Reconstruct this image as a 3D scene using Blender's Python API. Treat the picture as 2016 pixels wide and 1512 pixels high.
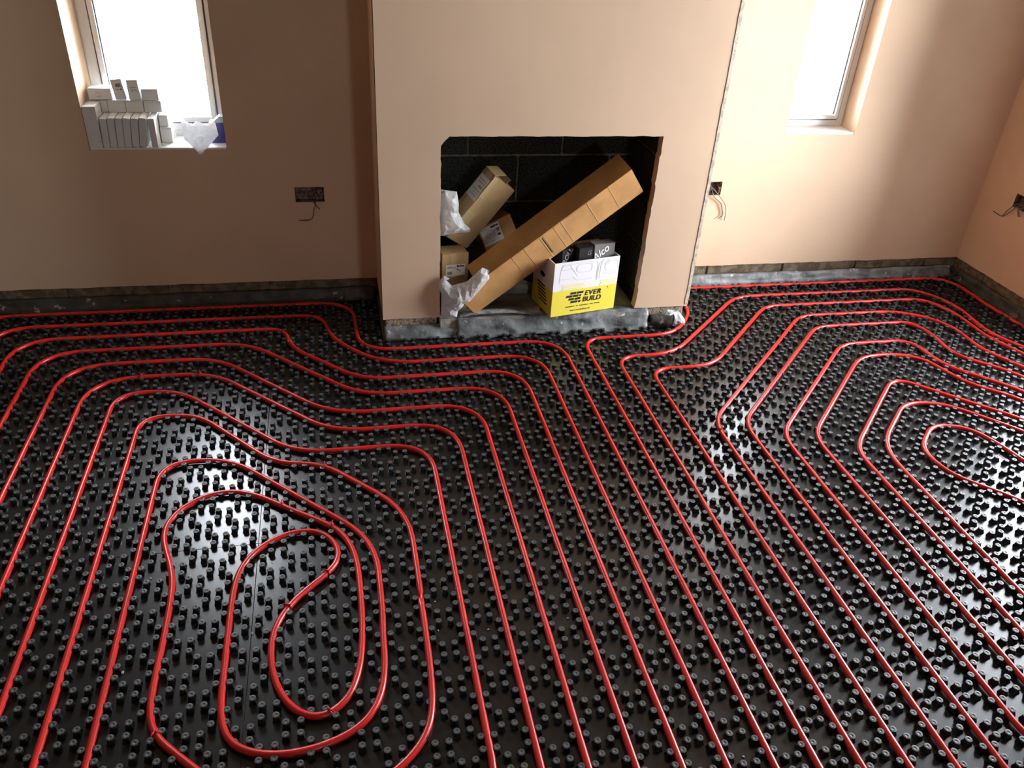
import bpy, bmesh, math, random
from mathutils import Vector, Matrix, noise
from mathutils.geometry import delaunay_2d_cdt
random.seed(7)
for o in list(bpy.data.objects): bpy.data.objects.remove(o)
sc = bpy.context.scene
COL = sc.collection

# ------------------------------------------------------------------ camera
CAM = Vector((0, 0, 1.872))
cd = bpy.data.cameras.new('camera'); cam = bpy.data.objects.new('camera', cd); COL.objects.link(cam)
cd.sensor_width = 36; cd.lens = 1601.2 / 2016 * 36; cd.clip_start = .05
RM = Matrix(((0.97814733, 0.06181447, -0.1985114), (-0.20046003, 0.53373419, -0.8215495), (0.05516868, 0.84339005, 0.53446201)))
cam.matrix_world = Matrix.Translation(CAM) @ RM.to_4x4()
sc.camera = cam
# ------------------------------------------------------------------ daylight
SKY = 39.0
w = bpy.data.worlds.new('sky'); sc.world = w; w.use_nodes = True
bg = w.node_tree.nodes['Background']; bg.inputs[0].default_value = (.93, .99, 1.06, 1); bg.inputs[1].default_value = SKY
sc.view_settings.view_transform = 'Standard'; sc.view_settings.look = 'None'
sc.view_settings.exposure = 0.0; sc.view_settings.gamma = 1; sc.view_settings.use_curve_mapping = False

# room numbers (metres)
YW, XR, XL, YF, ZC = 3.768, 3.516, -1.80, -5.5, 2.5
YC, CX0, CX1 = 3.336, .180, 1.668            # chimney breast
OX0, OX1, OZ = .440, 1.408, .930             # fireplace opening
W1 = (-1.018, -.456, .761, 2.05)             # left window  x0 x1 z0 z1
W2 = (2.240, 2.632, .823, 2.05)              # right window
W3 = (2.00, 3.10, .16, 2.15)                 # window in the right hand wall  y0 y1 z0 z1
W_FILL = (1.6, 2.3, 1.1, 2.05)                   # assumed, unseen window behind the photographer, added for front fill  x0 x1 z0 z1
def portal(name, loc, rot, sx, sy):
    l = bpy.data.lights.new(name, 'AREA'); l.shape = 'RECTANGLE'; l.size = sx; l.size_y = sy; l.energy = 1
    l.cycles.is_portal = True
    o = bpy.data.objects.new(name, l); COL.objects.link(o); o.location = loc; o.rotation_euler = rot
P2 = math.pi / 2
portal('daylight', ((W1[0]+W1[1])/2, YW+.29, (W1[2]+W1[3])/2), (-P2, 0, 0), W1[1]-W1[0], W1[3]-W1[2])
portal('daylight', ((W2[0]+W2[1])/2, YW+.29, (W2[2]+W2[3])/2), (-P2, 0, 0), W2[1]-W2[0], W2[3]-W2[2])
portal('daylight', (XR+.135, (W3[0]+W3[1])/2, (W3[2]+W3[3])/2), (0, P2, 0), W3[3]-W3[2], W3[1]-W3[0])
portal('daylight', ((W_FILL[0]+W_FILL[1])/2, YF-.29, (W_FILL[2]+W_FILL[3])/2), (P2, 0, 0), W_FILL[1]-W_FILL[0], W_FILL[3]-W_FILL[2])  # sky portal of the added fill window

# ------------------------------------------------------------------ materials
def mat(name, col, rough=.6, spec=.5, metal=0, var=0, vscale=6, bump=0, bscale=60, col2=None, mix_lo=.4, mix_hi=.6, detail=4, trans=0, coat=0, speck=None):
    m = bpy.data.materials.new(name); m.use_nodes = True; nt = m.node_tree; b = nt.nodes['Principled BSDF']
    c4 = (*col, 1)
    b.inputs['Base Color'].default_value = c4; b.inputs['Roughness'].default_value = rough
    b.inputs['Specular IOR Level'].default_value = spec; b.inputs['Metallic'].default_value = metal
    if coat: b.inputs['Coat Weight'].default_value = coat
    if var or bump or col2: tc = nt.nodes.new('ShaderNodeTexCoord')
    if var or col2:
        n = nt.nodes.new('ShaderNodeTexNoise'); n.inputs['Scale'].default_value = vscale; n.inputs['Detail'].default_value = detail
        nt.links.new(tc.outputs['Object'], n.inputs['Vector'])
        r = nt.nodes.new('ShaderNodeValToRGB'); r.color_ramp.elements[0].position = mix_lo; r.color_ramp.elements[1].position = mix_hi
        a = col2 if col2 else tuple(max(0, x*(1-var)) for x in col)
        bb = col if col2 else tuple(min(1, x*(1+var)) for x in col)
        r.color_ramp.elements[0].color = (*a, 1); r.color_ramp.elements[1].color = (*bb, 1)
        nt.links.new(n.outputs['Fac'], r.inputs[0]); nt.links.new(r.outputs[0], b.inputs['Base Color'])
    if bump:
        n2 = nt.nodes.new('ShaderNodeTexNoise'); n2.inputs['Scale'].default_value = bscale; n2.inputs['Detail'].default_value = 5
        nt.links.new(tc.outputs['Object'], n2.inputs['Vector'])
        bn = nt.nodes.new('ShaderNodeBump'); bn.inputs['Strength'].default_value = bump; bn.inputs['Distance'].default_value = .01
        nt.links.new(n2.outputs['Fac'], bn.inputs['Height']); nt.links.new(bn.outputs[0], b.inputs['Normal'])
    if speck:
        n3 = nt.nodes.new('ShaderNodeTexNoise'); n3.inputs['Scale'].default_value = speck[1]; n3.inputs['Detail'].default_value = 6
        nt.links.new(tc.outputs['Object'], n3.inputs['Vector'])
        r3 = nt.nodes.new('ShaderNodeValToRGB'); r3.color_ramp.elements[0].position = speck[2]; r3.color_ramp.elements[1].position = speck[2]+.04
        nt.links.new(n3.outputs['Fac'], r3.inputs[0])
        mx_ = nt.nodes.new('ShaderNodeMixRGB'); mx_.inputs[2].default_value = (*speck[0], 1)
        nt.links.new(r3.outputs[0], mx_.inputs[0]); nt.links.new(r.outputs[0], mx_.inputs[1]); nt.links.new(mx_.outputs[0], b.inputs['Base Color'])
    if trans:
        b.inputs['Subsurface Weight'].default_value = trans; b.inputs['Subsurface Radius'].default_value = (.01, .01, .01)
    return m
PL = (.65, .468, .322)
M = {}
M['plaster'] = mat('plaster', PL, .75, .25, var=.06, vscale=2.2, bump=.08, bscale=9, mix_lo=.3, mix_hi=.7)
M['plaster_edge'] = mat('plaster_edge', (.42, .33, .25), .9, .2, var=.2, vscale=40, bump=.5, bscale=80)
M['ceiling'] = mat('ceiling', (.22, .16, .11), .9, .2)
M['bead'] = mat('bead', (.62, .53, .42), .6, .4, col2=(.42, .37, .30), vscale=55, mix_lo=.44, mix_hi=.54)
M['screed'] = mat('screed', (.20, .19, .17), .9, .2, var=.2, vscale=8)
M['block_brown'] = mat('block_brown', (.17, .13, .085), .95, .1, var=.3, vscale=30, bump=.6, bscale=120)
M['mortar'] = mat('mortar', (.20, .17, .125), .95, .1, var=.25, vscale=40, bump=.5, bscale=150)
M['block_dark'] = mat('block_dark', (.055, .055, .045), .95, .1, col2=(.02, .02, .018), vscale=110, mix_lo=.38, mix_hi=.55, bump=.9, bscale=160)
M['block_tan'] = mat('block_tan', (.45, .37, .27), .95, .1, col2=(.16, .12, .08), vscale=75, mix_lo=.36, mix_hi=.5, bump=.8, bscale=160)
M['hearth'] = mat('hearth', (.30, .28, .24), .9, .2, var=.25, vscale=12, bump=.4, bscale=50)
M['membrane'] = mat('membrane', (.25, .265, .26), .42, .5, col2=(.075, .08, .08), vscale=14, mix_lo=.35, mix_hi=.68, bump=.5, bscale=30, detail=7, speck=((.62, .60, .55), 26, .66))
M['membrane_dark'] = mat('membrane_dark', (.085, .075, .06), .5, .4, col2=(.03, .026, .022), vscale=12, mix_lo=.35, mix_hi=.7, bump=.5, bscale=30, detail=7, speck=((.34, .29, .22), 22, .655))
M['foil'] = mat('foil', (.50, .52, .52), .35, .5, col2=(.16, .17, .17), vscale=30, mix_lo=.36, mix_hi=.6, bump=.4, bscale=60)
M['mat'] = mat('mat', (.011, .011, .0115), .27, .5, bump=.05, bscale=7)
M['stud'] = mat('stud', (.013, .013, .0135), .36, .5)
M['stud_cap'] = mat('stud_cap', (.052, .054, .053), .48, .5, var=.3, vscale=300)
M['pipe'] = mat('pipe', (.56, .016, .012), .32, .5, var=.10, vscale=7)
M['tie'] = mat('tie', (.50, .010, .010), .4, .5)
M['upvc'] = mat('upvc', (.82, .82, .80), .4, .4)
M['gasket'] = mat('gasket', (.10, .10, .11), .6, .3)
M['galv'] = mat('galv', (.30, .20, .17), .5, .4, metal=.3, col2=(.10, .06, .05), vscale=60, mix_lo=.4, mix_hi=.6)
M['wire'] = mat('wire', (.16, .145, .12), .5, .4)
M['wire_dark'] = mat('wire_dark', (.10, .06, .035), .5, .4)
M['card'] = mat('card', (.48, .255, .095), .8, .2, var=.10, vscale=9, bump=.05, bscale=40)
M['card_pale'] = mat('card_pale', (.48, .335, .165), .8, .2, var=.10, vscale=9, bump=.05, bscale=40)
M['card_core'] = mat('card_core', (.52, .34, .17), .9, .1)
M['tape'] = mat('tape', (.56, .42, .22), .35, .5)
M['paper'] = mat('paper', (.78, .78, .76), .7, .2)
M['ink'] = mat('ink', (.025, .025, .03), .7, .2)
M['ink_grey'] = mat('ink_grey', (.40, .40, .38), .8, .2)
M['white_card'] = mat('white_card', (.72, .73, .72), .6, .3, var=.03, vscale=8)
M['bag'] = mat('bag', (.74, .74, .73), .38, .5, var=.06, vscale=20, trans=.15)
bm_ = M['bag'].node_tree; pb = bm_.nodes['Principled BSDF']; tl = bm_.nodes.new('ShaderNodeBsdfTranslucent'); tl.inputs[0].default_value = (.82, .82, .84, 1)
ms = bm_.nodes.new('ShaderNodeMixShader'); ms.inputs[0].default_value = .42
bm_.links.new(pb.outputs[0], ms.inputs[1]); bm_.links.new(tl.outputs[0], ms.inputs[2]); bm_.links.new(ms.outputs[0], bm_.nodes['Material Output'].inputs[0])
M['yellow'] = mat('yellow', (.80, .66, .075), .55, .3)
M['print_white'] = mat('print_white', (.78, .76, .78), .55, .3)
M['line_pale'] = mat('line_pale', (.58, .60, .56), .6, .3)
M['yellow_pale'] = mat('yellow_pale', (.80, .72, .36), .6, .3)
M['black_card'] = mat('black_card', (.018, .017, .016), .45, .4)
M['grey_card'] = mat('grey_card', (.17, .16, .15), .5, .4)
M['blue'] = mat('blue', (.035, .035, .16), .45, .4)
M['green_grey'] = mat('green_grey', (.22, .30, .29), .5, .4)
M['crumb'] = mat('crumb', (.62, .60, .55), .9, .2)
g = bpy.data.materials.new('glass'); g.use_nodes = True; nt = g.node_tree; nt.nodes.remove(nt.nodes['Principled BSDF'])
tr = nt.nodes.new('ShaderNodeBsdfTransparent'); gl = nt.nodes.new('ShaderNodeBsdfGlossy'); gl.inputs['Roughness'].default_value = .02
fr = nt.nodes.new('ShaderNodeFresnel'); fr.inputs[0].default_value = 1.3; mx = nt.nodes.new('ShaderNodeMixShader')
nt.links.new(fr.outputs[0], mx.inputs[0]); nt.links.new(tr.outputs[0], mx.inputs[1]); nt.links.new(gl.outputs[0], mx.inputs[2])
nt.links.new(mx.outputs[0], nt.nodes['Material Output'].inputs[0]); M['glass'] = g

# ------------------------------------------------------------------ helpers
class MB:
    def __init__(s): s.v = []; s.f = []; s.m = []
    def quad(s, a, b, c, d, mi=0):
        n = len(s.v); s.v += [a, b, c, d]; s.f.append((n, n+1, n+2, n+3)); s.m.append(mi); return s
    def poly(s, pts, mi=0):
        n = len(s.v); s.v += list(pts); s.f.append(tuple(range(n, n+len(pts)))); s.m.append(mi); return s
    def obox(s, c, ax, d, mi=0):
        c = Vector(c); e = [Vector(ax[i]) * d[i] for i in range(3)]
        n = len(s.v)
        for k in (0, 1):
            for j in (0, 1):
                for i in (0, 1): s.v.append(tuple(c + e[0]*i + e[1]*j + e[2]*k))
        F = [(0, 2, 3, 1), (4, 5, 7, 6), (0, 1, 5, 4), (2, 6, 7, 3), (0, 4, 6, 2), (1, 3, 7, 5)]
        if e[0].cross(e[1]).dot(e[2]) < 0: F = [f[::-1] for f in F]
        s.f += [tuple(n+i for i in f) for f in F]; s.m += [mi]*6; return s
    def box(s, x0, x1, y0, y1, z0, z1, mi=0):
        return s.obox((x0, y0, z0), ((1, 0, 0), (0, 1, 0), (0, 0, 1)), (x1-x0, y1-y0, z1-z0), mi)
    def prism(s, pts, off, mi=0):
        # pts: planar loop of 3D points, extruded by off
        off = Vector(off); n = len(s.v); k = len(pts)
        s.v += [tuple(p) for p in pts] + [tuple(Vector(p)+off) for p in pts]
        s.f.append(tuple(range(n, n+k))); s.f.append(tuple(range(n+2*k-1, n+k-1, -1))); s.m += [mi]*2
        for i in range(k):
            j = (i+1) % k; s.f.append((n+i, n+k+i, n+k+j, n+j)); s.m.append(mi)
        return s
    def tube(s, path, r, sides=8, mi=0, cap=True):
        P = [Vector(p) for p in path]; n0 = len(s.v); up = Vector((0, 0, 1)); ref = None
        for i, p in enumerate(P):
            t = (P[min(i+1, len(P)-1)] - P[max(i-1, 0)]).normalized()
            a = t.cross(up)
            if a.length < .15: a = t.cross(Vector((1, 0, 0)))
            a.normalize()
            if ref is not None and a.dot(ref) < 0: a = -a
            ref = a; b = a.cross(t)
            for k in range(sides):
                an = 2*math.pi*k/sides; s.v.append(tuple(p + (a*math.cos(an) + b*math.sin(an))*r))
        for i in range(len(P)-1):
            for k in range(sides):
                q = (k+1) % sides; A = n0+i*sides
                s.f.append((A+k, A+q, A+sides+q, A+sides+k)); s.m.append(mi)
        if cap:
            s.f.append(tuple(n0+k for k in range(sides))[::-1]); s.f.append(tuple(n0+(len(P)-1)*sides+k for k in range(sides))); s.m += [mi]*2
        return s
    def build(s, name, mats, parent=None, smooth=False, bevel=0, fix=True):
        me = bpy.data.meshes.new(name); me.from_pydata([tuple(v) for v in s.v], [], s.f)
        if not isinstance(mats, (list, tuple)): mats = [mats]
        for m in mats: me.materials.append(M[m])
        for p, mi in zip(me.polygons, s.m): p.material_index = mi
        if fix or bevel:
            bm = bmesh.new(); bm.from_mesh(me)
            if fix: bmesh.ops.remove_doubles(bm, verts=bm.verts, dist=1e-6); bmesh.ops.recalc_face_normals(bm, faces=bm.faces)
            if bevel: bmesh.ops.bevel(bm, geom=[e for e in bm.edges if e.is_manifold and e.calc_face_angle(0) > .6], offset=bevel, segments=2, affect='EDGES')
            bm.to_mesh(me); bm.free()
        if smooth:
            for p in me.polygons: p.use_smooth = True
        return link(name, me, parent)
def link(name, me, parent=None):
    o = bpy.data.objects.new(name, me); COL.objects.link(o)
    if parent is not None: o.parent = parent
    return o
def empty(name, loc=(0, 0, 0)):
    o = bpy.data.objects.new(name, None); COL.objects.link(o); o.empty_display_size = .05; return o
def tag(o, label, cat, group=None, kind=None):
    if label: o['label'] = label
    if cat: o['category'] = cat
    if group: o['group'] = group
    if kind: o['kind'] = kind
    return o
def struct(o): o['kind'] = 'structure'; return o
def text_mesh(body, size, bold=0, shear=0, spacing=1.0):
    c = bpy.data.curves.new('t', 'FONT'); c.body = body; c.size = size; c.offset = bold; c.shear = shear; c.space_character = spacing
    o = bpy.data.objects.new('t', c); COL.objects.link(o)
    me = bpy.data.meshes.new_from_object(o); bpy.data.objects.remove(o); bpy.data.curves.remove(c)
    return me
def text_on(body, size, origin, ex, ey, material, parent, name, bold=0, shear=0, lift=.0008, spacing=1.0):
    me = text_mesh(body, size, bold, shear, spacing); ex = Vector(ex).normalized(); ey = Vector(ey).normalized(); n = ex.cross(ey)
    for v in me.vertices: v.co = Vector(origin) + ex*v.co.x + ey*v.co.y + n*lift
    me.materials.clear(); me.materials.append(M[material])
    return link(name, me, parent)
def nz(x, y=0, z=0, s=1): return noise.noise(Vector((x*s, y*s, z*s)))

# ------------------------------------------------------------------ setting: walls
def wall(name, axis, p_in, p_out, u0, u1, z0, z1, holes, material='plaster', jag=None, jag_skip=()):
    """wall slab with rectangular holes; axis 'x' = wall plane normal along y (u is x), 'y' = normal along x (u is y).
    jag = z of the ragged plaster edge along the bottom."""
    us = sorted({u0, u1, *[h[0] for h in holes], *[h[1] for h in holes]}); zs = sorted({z0, z1, *[h[2] for h in holes], *[h[3] for h in holes]})
    P = (lambda u, p, z: (u, p, z)) if axis == 'x' else (lambda u, p, z: (p, u, z))
    def hole(i, j):
        if i < 0 or j < 0 or i >= len(us)-1 or j >= len(zs)-1: return True
        cu, cz = (us[i]+us[i+1])/2, (zs[j]+zs[j+1])/2
        return any(h[0] < cu < h[1] and h[2] < cz < h[3] for h in holes)
    mb = MB()
    for i in range(len(us)-1):
        for j in range(len(zs)-1):
            if hole(i, j): continue
            a, b, c, d = us[i], us[i+1], zs[j], zs[j+1]
            mb.quad(P(a, p_in, c), P(b, p_in, c), P(b, p_in, d), P(a, p_in, d))
            mb.quad(P(a, p_out, c), P(b, p_out, c), P(b, p_out, d), P(a, p_out, d))
            if hole(i-1, j): mb.quad(P(a, p_in, c), P(a, p_out, c), P(a, p_out, d), P(a, p_in, d))
            if hole(i+1, j): mb.quad(P(b, p_in, c), P(b, p_out, c), P(b, p_out, d), P(b, p_in, d))
            if hole(i, j-1): mb.quad(P(a, p_in, c), P(b, p_in, c), P(b, p_out, c), P(a, p_out, c))
            if hole(i, j+1): mb.quad(P(a, p_in, d), P(b, p_in, d), P(b, p_out, d), P(a, p_out, d))
    if jag is not None:
        sgn = .018 if p_out > p_in else -.018
        top, n = z0, max(2, int((u1-u0)/.03))
        prev = None
        for k in range(n+1):
            u = u0+(u1-u0)*k/n
            z = jag + .004*nz(u, 3.1, 0, 9) + .0025*nz(u, 9, 0, 37)
            if prev:
                a, za = prev
                mb.quad(P(a, p_in, za), P(u, p_in, z), P(u, p_in, top), P(a, p_in, top))
                mb.quad(P(a, p_in, za), P(u, p_in, z), P(u, p_in+sgn, z), P(a, p_in+sgn, za))
            prev = (u, z)
    return struct(mb.build(name, material))
SB = .034   # socket box recess half sizes
SOCK = [(-.115, .541), (1.886, .541)]
holes = [(W1[0], W1[1], W1[2]-.009, W1[3]), (W2[0], W2[1], W2[2]-.009, W2[3])] + [(x-.066, x+.066, z-.036, z+.036) for x, z in SOCK]
wb = wall('wall_back', 'x', YW, YW+.30, XL-.3, XR+.3, .128, ZC, holes, jag=.107)
wr = wall('wall_right', 'y', XR, XR+.14, YF-.3, YW, .128, ZC, [W3, (3.455-.066, 3.455+.066, .541-.036, .541+.036)], jag=.109)
wl = wall('wall_left', 'y', XL, XL-.30, YF-.3, YW, -.05, ZC, [], material='block_brown')
wf = wall('wall_front', 'x', YF, YF-.30, XL, XR, -.05, ZC, [W_FILL], material='block_brown')
struct(MB().box(XL-.3, XR+.3, YF-.3, YW+.3, ZC, ZC+.12).build('ceiling', 'ceiling'))
struct(MB().box(XL-.3, XR+.3, YF-.3, YW+.3, -.15, -.004).build('floor', 'screed'))

# exposed blockwork under the plaster, one block at a time
def block_row(parent, axis, face, u0, u1, first, z0, z1, depth, material, length=.44, gap=.012, tilt=0):
    u = first; xs = []
    while u < u1:
        a, b = max(u, u0), min(u+length, u1)
        if b-a > .02: xs.append((a, b))
        u += length+gap
    P = (lambda a, b: (a, b, face, face+depth)) if axis == 'x' else (lambda a, b: (face, face+depth, a, b))
    for a, b in xs:
        mb = MB()
        if axis == 'x': mb.box(a, b, face, face+depth, z0, z1)
        else: mb.box(face, face+depth, a, b, z0, z1)
        mb.build('block', material, parent, bevel=.003)
    mb = MB()
    if axis == 'x': mb.box(u0, u1, face+.008, face+depth, z0, z1+.004)
    else: mb.box(face+.008, face+depth, u0, u1, z0, z1+.004)
    mb.build('mortar', 'mortar', parent)
block_row(wb, 'x', YW+.014, XL-.2, CX0, -1.70, -.003, .128, .09, 'block_brown')
block_row(wb, 'x', YW+.014, CX0+.001, CX1-.001, CX0, -.003, .128, .09, 'block_brown')
block_row(wb, 'x', YW+.014, CX1, XR+.25, 1.52, -.003, .128, .09, 'block_brown')
block_row(wr, 'y', XR+.014, YF-.1, YW+.012, YF, -.003, .128, .09, 'block_brown')

# ------------------------------------------------------------------ chimney breast
ZB = .097
def edge_r(z):   # ragged right edge of the opening
    return OX1 - .012*(1-z/OZ) + .006*nz(z, 1.3, 0, 14) + .004*nz(z, 5, 0, 45)
def edge_l(z):
    return OX0 + .004*nz(z, 7.7, 0, 11) + .0035*nz(z, 2, 0, 40) + (.035*max(0, (z-.885)/.045)**1.6 if z > .885 else 0)
def ragb(x): return ZB + .003*nz(x, 1, 0, 14) + .002*nz(x, 4, 0, 50)
TH = .05
mb = MB()
zs = [ZB+(OZ-ZB)*k/44 for k in range(45)]
nb = 10
# left pier, right pier, head: front skins with thickness
Lp = [(CX0+(OX0-CX0)*k/nb, YC, ragb(CX0+(OX0-CX0)*k/nb)) for k in range(nb)] + [(edge_l(z), YC, z if i else ragb(OX0)) for i, z in enumerate(zs)] + [(CX0, YC, OZ)]
Rp = [(CX1+(OX1-CX1)*k/nb, YC, ragb(CX1+(OX1-CX1)*k/nb)) for k in range(nb)] + [(edge_r(z), YC, z if i else ragb(OX1)) for i, z in enumerate(zs)] + [(CX1, YC, OZ)]
mb.prism(Lp, (0, TH, 0)); mb.prism(Rp[::-1], (0, TH, 0))
x0, x1 = edge_l(OZ), edge_r(OZ)
top = [(CX0, YC, ZC), (CX0, YC, OZ)] + [(x0+(x1-x0)*k/40, YC, OZ+(.003*nz(k*.35, 2.2)+.002*nz(k*1.3, 8) if 0 < k < 40 else 0)) for k in range(41)] + [(CX1, YC, OZ), (CX1, YC, ZC)]
mb.prism(top, (0, TH, 0))
# side skins
for xa, xb in ((CX0, CX0+.02), (CX1-.02, CX1)): mb.box(xa, xb, YC+.001, YW, ZB+.004, ZC)
wc = struct(mb.build('wall_chimney', 'plaster', fix=True))
# pier cores and lintel
core = MB(); core.box(CX0+.022, OX0-.012, YC+TH, YW-.002, -.003, ZC-.01).box(OX1+.012, CX1-.022, YC+TH, YW-.002, -.003, ZC-.01)
core.build('pier_core', 'mortar', wc)
MB().box(OX0-.012, OX1+.012, YC+TH, YW-.002, .975, 1.19).build('lintel', 'block_dark', wc)
MB().box(OX0-.012, OX1+.012, 3.712, YW-.002, -.003, .975).build('mortar', 'mortar', wc)
# base stones under the plaster
for a, b in ((CX0+.012, OX0-.01), (OX1+.004, CX1-.012)):
    MB().box(a, b, YC+.014, YC+TH, -.003, ZB+.012).build('block', 'block_tan', wc, bevel=.004)
for a, b in ((CX0+.004, CX0+.022), (CX1-.022, CX1-.004)):
    MB().box(a, b, YC+TH+.002, YW-.004, -.003, ZB+.012).build('block', 'block_brown', wc, bevel=.003)
# firebox blocks: back and cheeks
jz = [-.162, .063, .288, .513, .738, .963]; off = [.17, .41, .17, .41, .62-.45]
for c in range(5):
    x = off[c]-.45
    while x < OX1+.01:
        a, b = max(x, OX0-.008), min(x+.44, OX1+.008)
        if b-a > .02: MB().box(a, b, 3.700, 3.720, max(jz[c]+.006, .0), jz[c+1]-.006).build('block', 'block_dark', wc, bevel=.004)
        x += .45
jz2 = [-.075, .150, .375, .600, .825, 1.05]
for c in range(5):
    for xa, xb in ((OX1+.002, OX1+.014), (OX0-.014, OX0-.002)):
        ys = [YC+TH+.002, 3.54, 3.698] if c % 2 else [YC+TH+.002, 3.698]
        for a, b in zip(ys[:-1], ys[1:]):
            MB().box(xa, xb, a+.004, b-.004, max(jz2[c]+.006, .0), min(jz2[c+1]-.006, .972)).build('block', 'block_dark', wc, bevel=.003)
MB().box(OX0-.001, OX1+.001, 3.325, 3.699, -.003, .090).build('hearth', 'hearth', wc, bevel=.004)
# galvanised corner bead showing through on the right hand arris
mb = MB(); n = 90
for k in range(n):
    za, zb_ = ZB+.01+(ZC-ZB-.02)*k/n, ZB+.01+(ZC-ZB-.02)*(k+1)/n
    wa = .013+.006*abs(nz(za, 0, 0, 11)); wb_ = .013+.006*abs(nz(zb_, 0, 0, 11))
    mb.prism([(CX1-wa, YC, za), (CX1+.001, YC, za), (CX1+.001, YC, zb_), (CX1-wb_, YC, zb_)], (0, -.0022, 0))
mb.build('corner_bead', 'bead', wc)

# ------------------------------------------------------------------ windows
def window(name, x0, x1, z0, z1, yf, sill_front, fw=.07, bead_=.028):
    fr_ = MB()   # outer frame
    for a, b, c, d in ((x0, x0+fw, z0, z1), (x1-fw, x1, z0, z1), (x0+fw, x1-fw, z0, z0+fw), (x0+fw, x1-fw, z1-fw, z1)): fr_.box(a, b, yf, yf+.065, c, d)
    root = struct(fr_.build(name, 'upvc', bevel=.004))
    sb = MB(); a0, a1, c0, c1 = x0+fw+.004, x1-fw-.004, z0+fw+.004, z1-fw-.004
    for a, b, c, d in ((a0, a0+bead_, c0, c1), (a1-bead_, a1, c0, c1), (a0+bead_, a1-bead_, c0, c0+bead_), (a0+bead_, a1-bead_, c1-bead_, c1)): sb.box(a, b, yf-.012, yf+.06, c, d)
    sb.build('sash', 'upvc', root, bevel=.004)
    gs = MB()
    for a, b, c, d in ((a0-.006, a0-.0005, c0, c1), (a1+.0005, a1+.006, c0, c1), (a0, a1, c0-.006, c0-.0005), (a0, a1, c1+.0005, c1+.006)): gs.box(a, b, yf-.002, yf+.03, c, d)
    for a, b in ((a0+bead_, a0+bead_+.004), (a1-bead_-.004, a1-bead_)): gs.box(a, b, yf+.006, yf+.03, c0+bead_, c1-bead_)
    gs.build('gasket', 'gasket', root)
    MB().box(a0+bead_, a1-bead_, yf+.02, yf+.026, c0+bead_, c1-bead_).build('pane', 'glass', root)
    if sill_front is not None: MB().box(x0+.001, x1-.001, sill_front, yf-.001, z0-.009, z0).build('window_sill', 'upvc', root, bevel=.003)
    return root
window('window_1', W1[0], W1[1], W1[2], W1[3], 4.00, YW+.001, fw=.048, bead_=.022)
window('window_2', W2[0], W2[1], W2[2], W2[3], 3.90, YW+.001, fw=.035, bead_=.02)
def window_y(name, y0, y1, z0, z1, xf):
    f = MB(); fw = .06
    for a, b, c, d in ((y0, y0+fw, z0, z1), (y1-fw, y1, z0, z1), (y0+fw, y1-fw, z0, z0+fw), (y0+fw, y1-fw, z1-fw, z1)): f.box(xf, xf+.065, a, b, c, d)
    root = struct(f.build(name, 'upvc', bevel=.004))
    MB().box(xf+.02, xf+.026, y0+fw, y1-fw, z0+fw, z1-fw).build('pane', 'glass', root)
window_y('window_3', *W3, XR+.06)
f = MB(); fw = .06
for a, b, c, d in ((W_FILL[0], W_FILL[0]+fw, W_FILL[2], W_FILL[3]), (W_FILL[1]-fw, W_FILL[1], W_FILL[2], W_FILL[3]), (W_FILL[0]+fw, W_FILL[1]-fw, W_FILL[2], W_FILL[2]+fw), (W_FILL[0]+fw, W_FILL[1]-fw, W_FILL[3]-fw, W_FILL[3])): f.box(a, b, YF-.265, YF-.20, c, d)
r4 = struct(f.build('added_fill_window', 'upvc', bevel=.004)); MB().box(W_FILL[0]+fw, W_FILL[1]-fw, YF-.25, YF-.244, W_FILL[2]+fw, W_FILL[3]-fw).build('pane', 'glass', r4)  # assumed window, out of view, added to fill from the front

# ------------------------------------------------------------------ floor heating panels
XT = [(-16, -16.5), (-11, -11.35), (-10, -10.28), (-9, -9.25), (-8, -8.22), (-7, -7.18), (-6, -6.17), (-5, -5.14), (-3.5, -3.66), (-2.5, -2.62), (-.5, -.51), (0, 0), (1, 1), (2, 1.98), (3, 2.96), (4, 3.95), (5, 4.95),
      (6, 5.92), (7, 6.88), (8, 7.90), (9, 8.84), (10, 9.78), (11, 10.81), (12, 11.85), (13, 12.89), (14, 13.92), (15, 15.0), (16, 16.04), (17, 17.02), (21, 21.05), (29, 29.08), (32, 32.1)]
def LX(k):
    for (a, b), (c, d) in zip(XT[:-1], XT[1:]):
        if k <= c: break
    return (b+(d-b)*(k-a)/(c-a))*.117588+.0602
def LY(j): return .117588*(31.4+1.029*j)
def UV(u, v): return (u*.117588+.0602, v*.117588)      # measured grid coordinates to metres
def proj_px(p):
    c = RM.transposed() @ (Vector(p)-CAM)
    return (1008-1601.2*c.x/c.z, 756+1601.2*c.y/c.z) if c.z < 0 else (-9e9, 0)
# one stud: star shaped foot running up into a round cap
def stud_geo():
    prof = [(.0, .0142, .0096), (.008, .0112, .0088), (.0138, .0092, .0086), (.0152, .0099, .0099), (.0186, .0095, .0095)]
    v, fc = [], []
    for z, ra, rb in prof:
        for k in range(8):
            r = ra if k % 2 else rb; an = math.pi*k/4; v.append((r*math.cos(an), r*math.sin(an), z))
    for i in range(len(prof)-1):
        for k in range(8):
            q = (k+1) % 8; fc.append((i*8+k, i*8+q, i*8+8+q, i*8+8+k))
    b0 = (len(prof)-1)*8; n = len(v)
    v += [(.0050*math.cos(math.pi*k/4), .0050*math.sin(math.pi*k/4), .0190) for k in range(8)] + [(0, 0, .0177)]
    for k in range(8):
        q = (k+1) % 8; fc.append((b0+k, b0+q, n+q, n+k)); fc.append((n+k, n+q, n+8))
    return v, fc
SV, SF = stud_geo()
stud_me = bpy.data.meshes.new('stud'); stud_me.from_pydata(SV, [], SF); stud_me.materials.append(M['stud']); stud_me.materials.append(M['stud_cap'])
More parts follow.
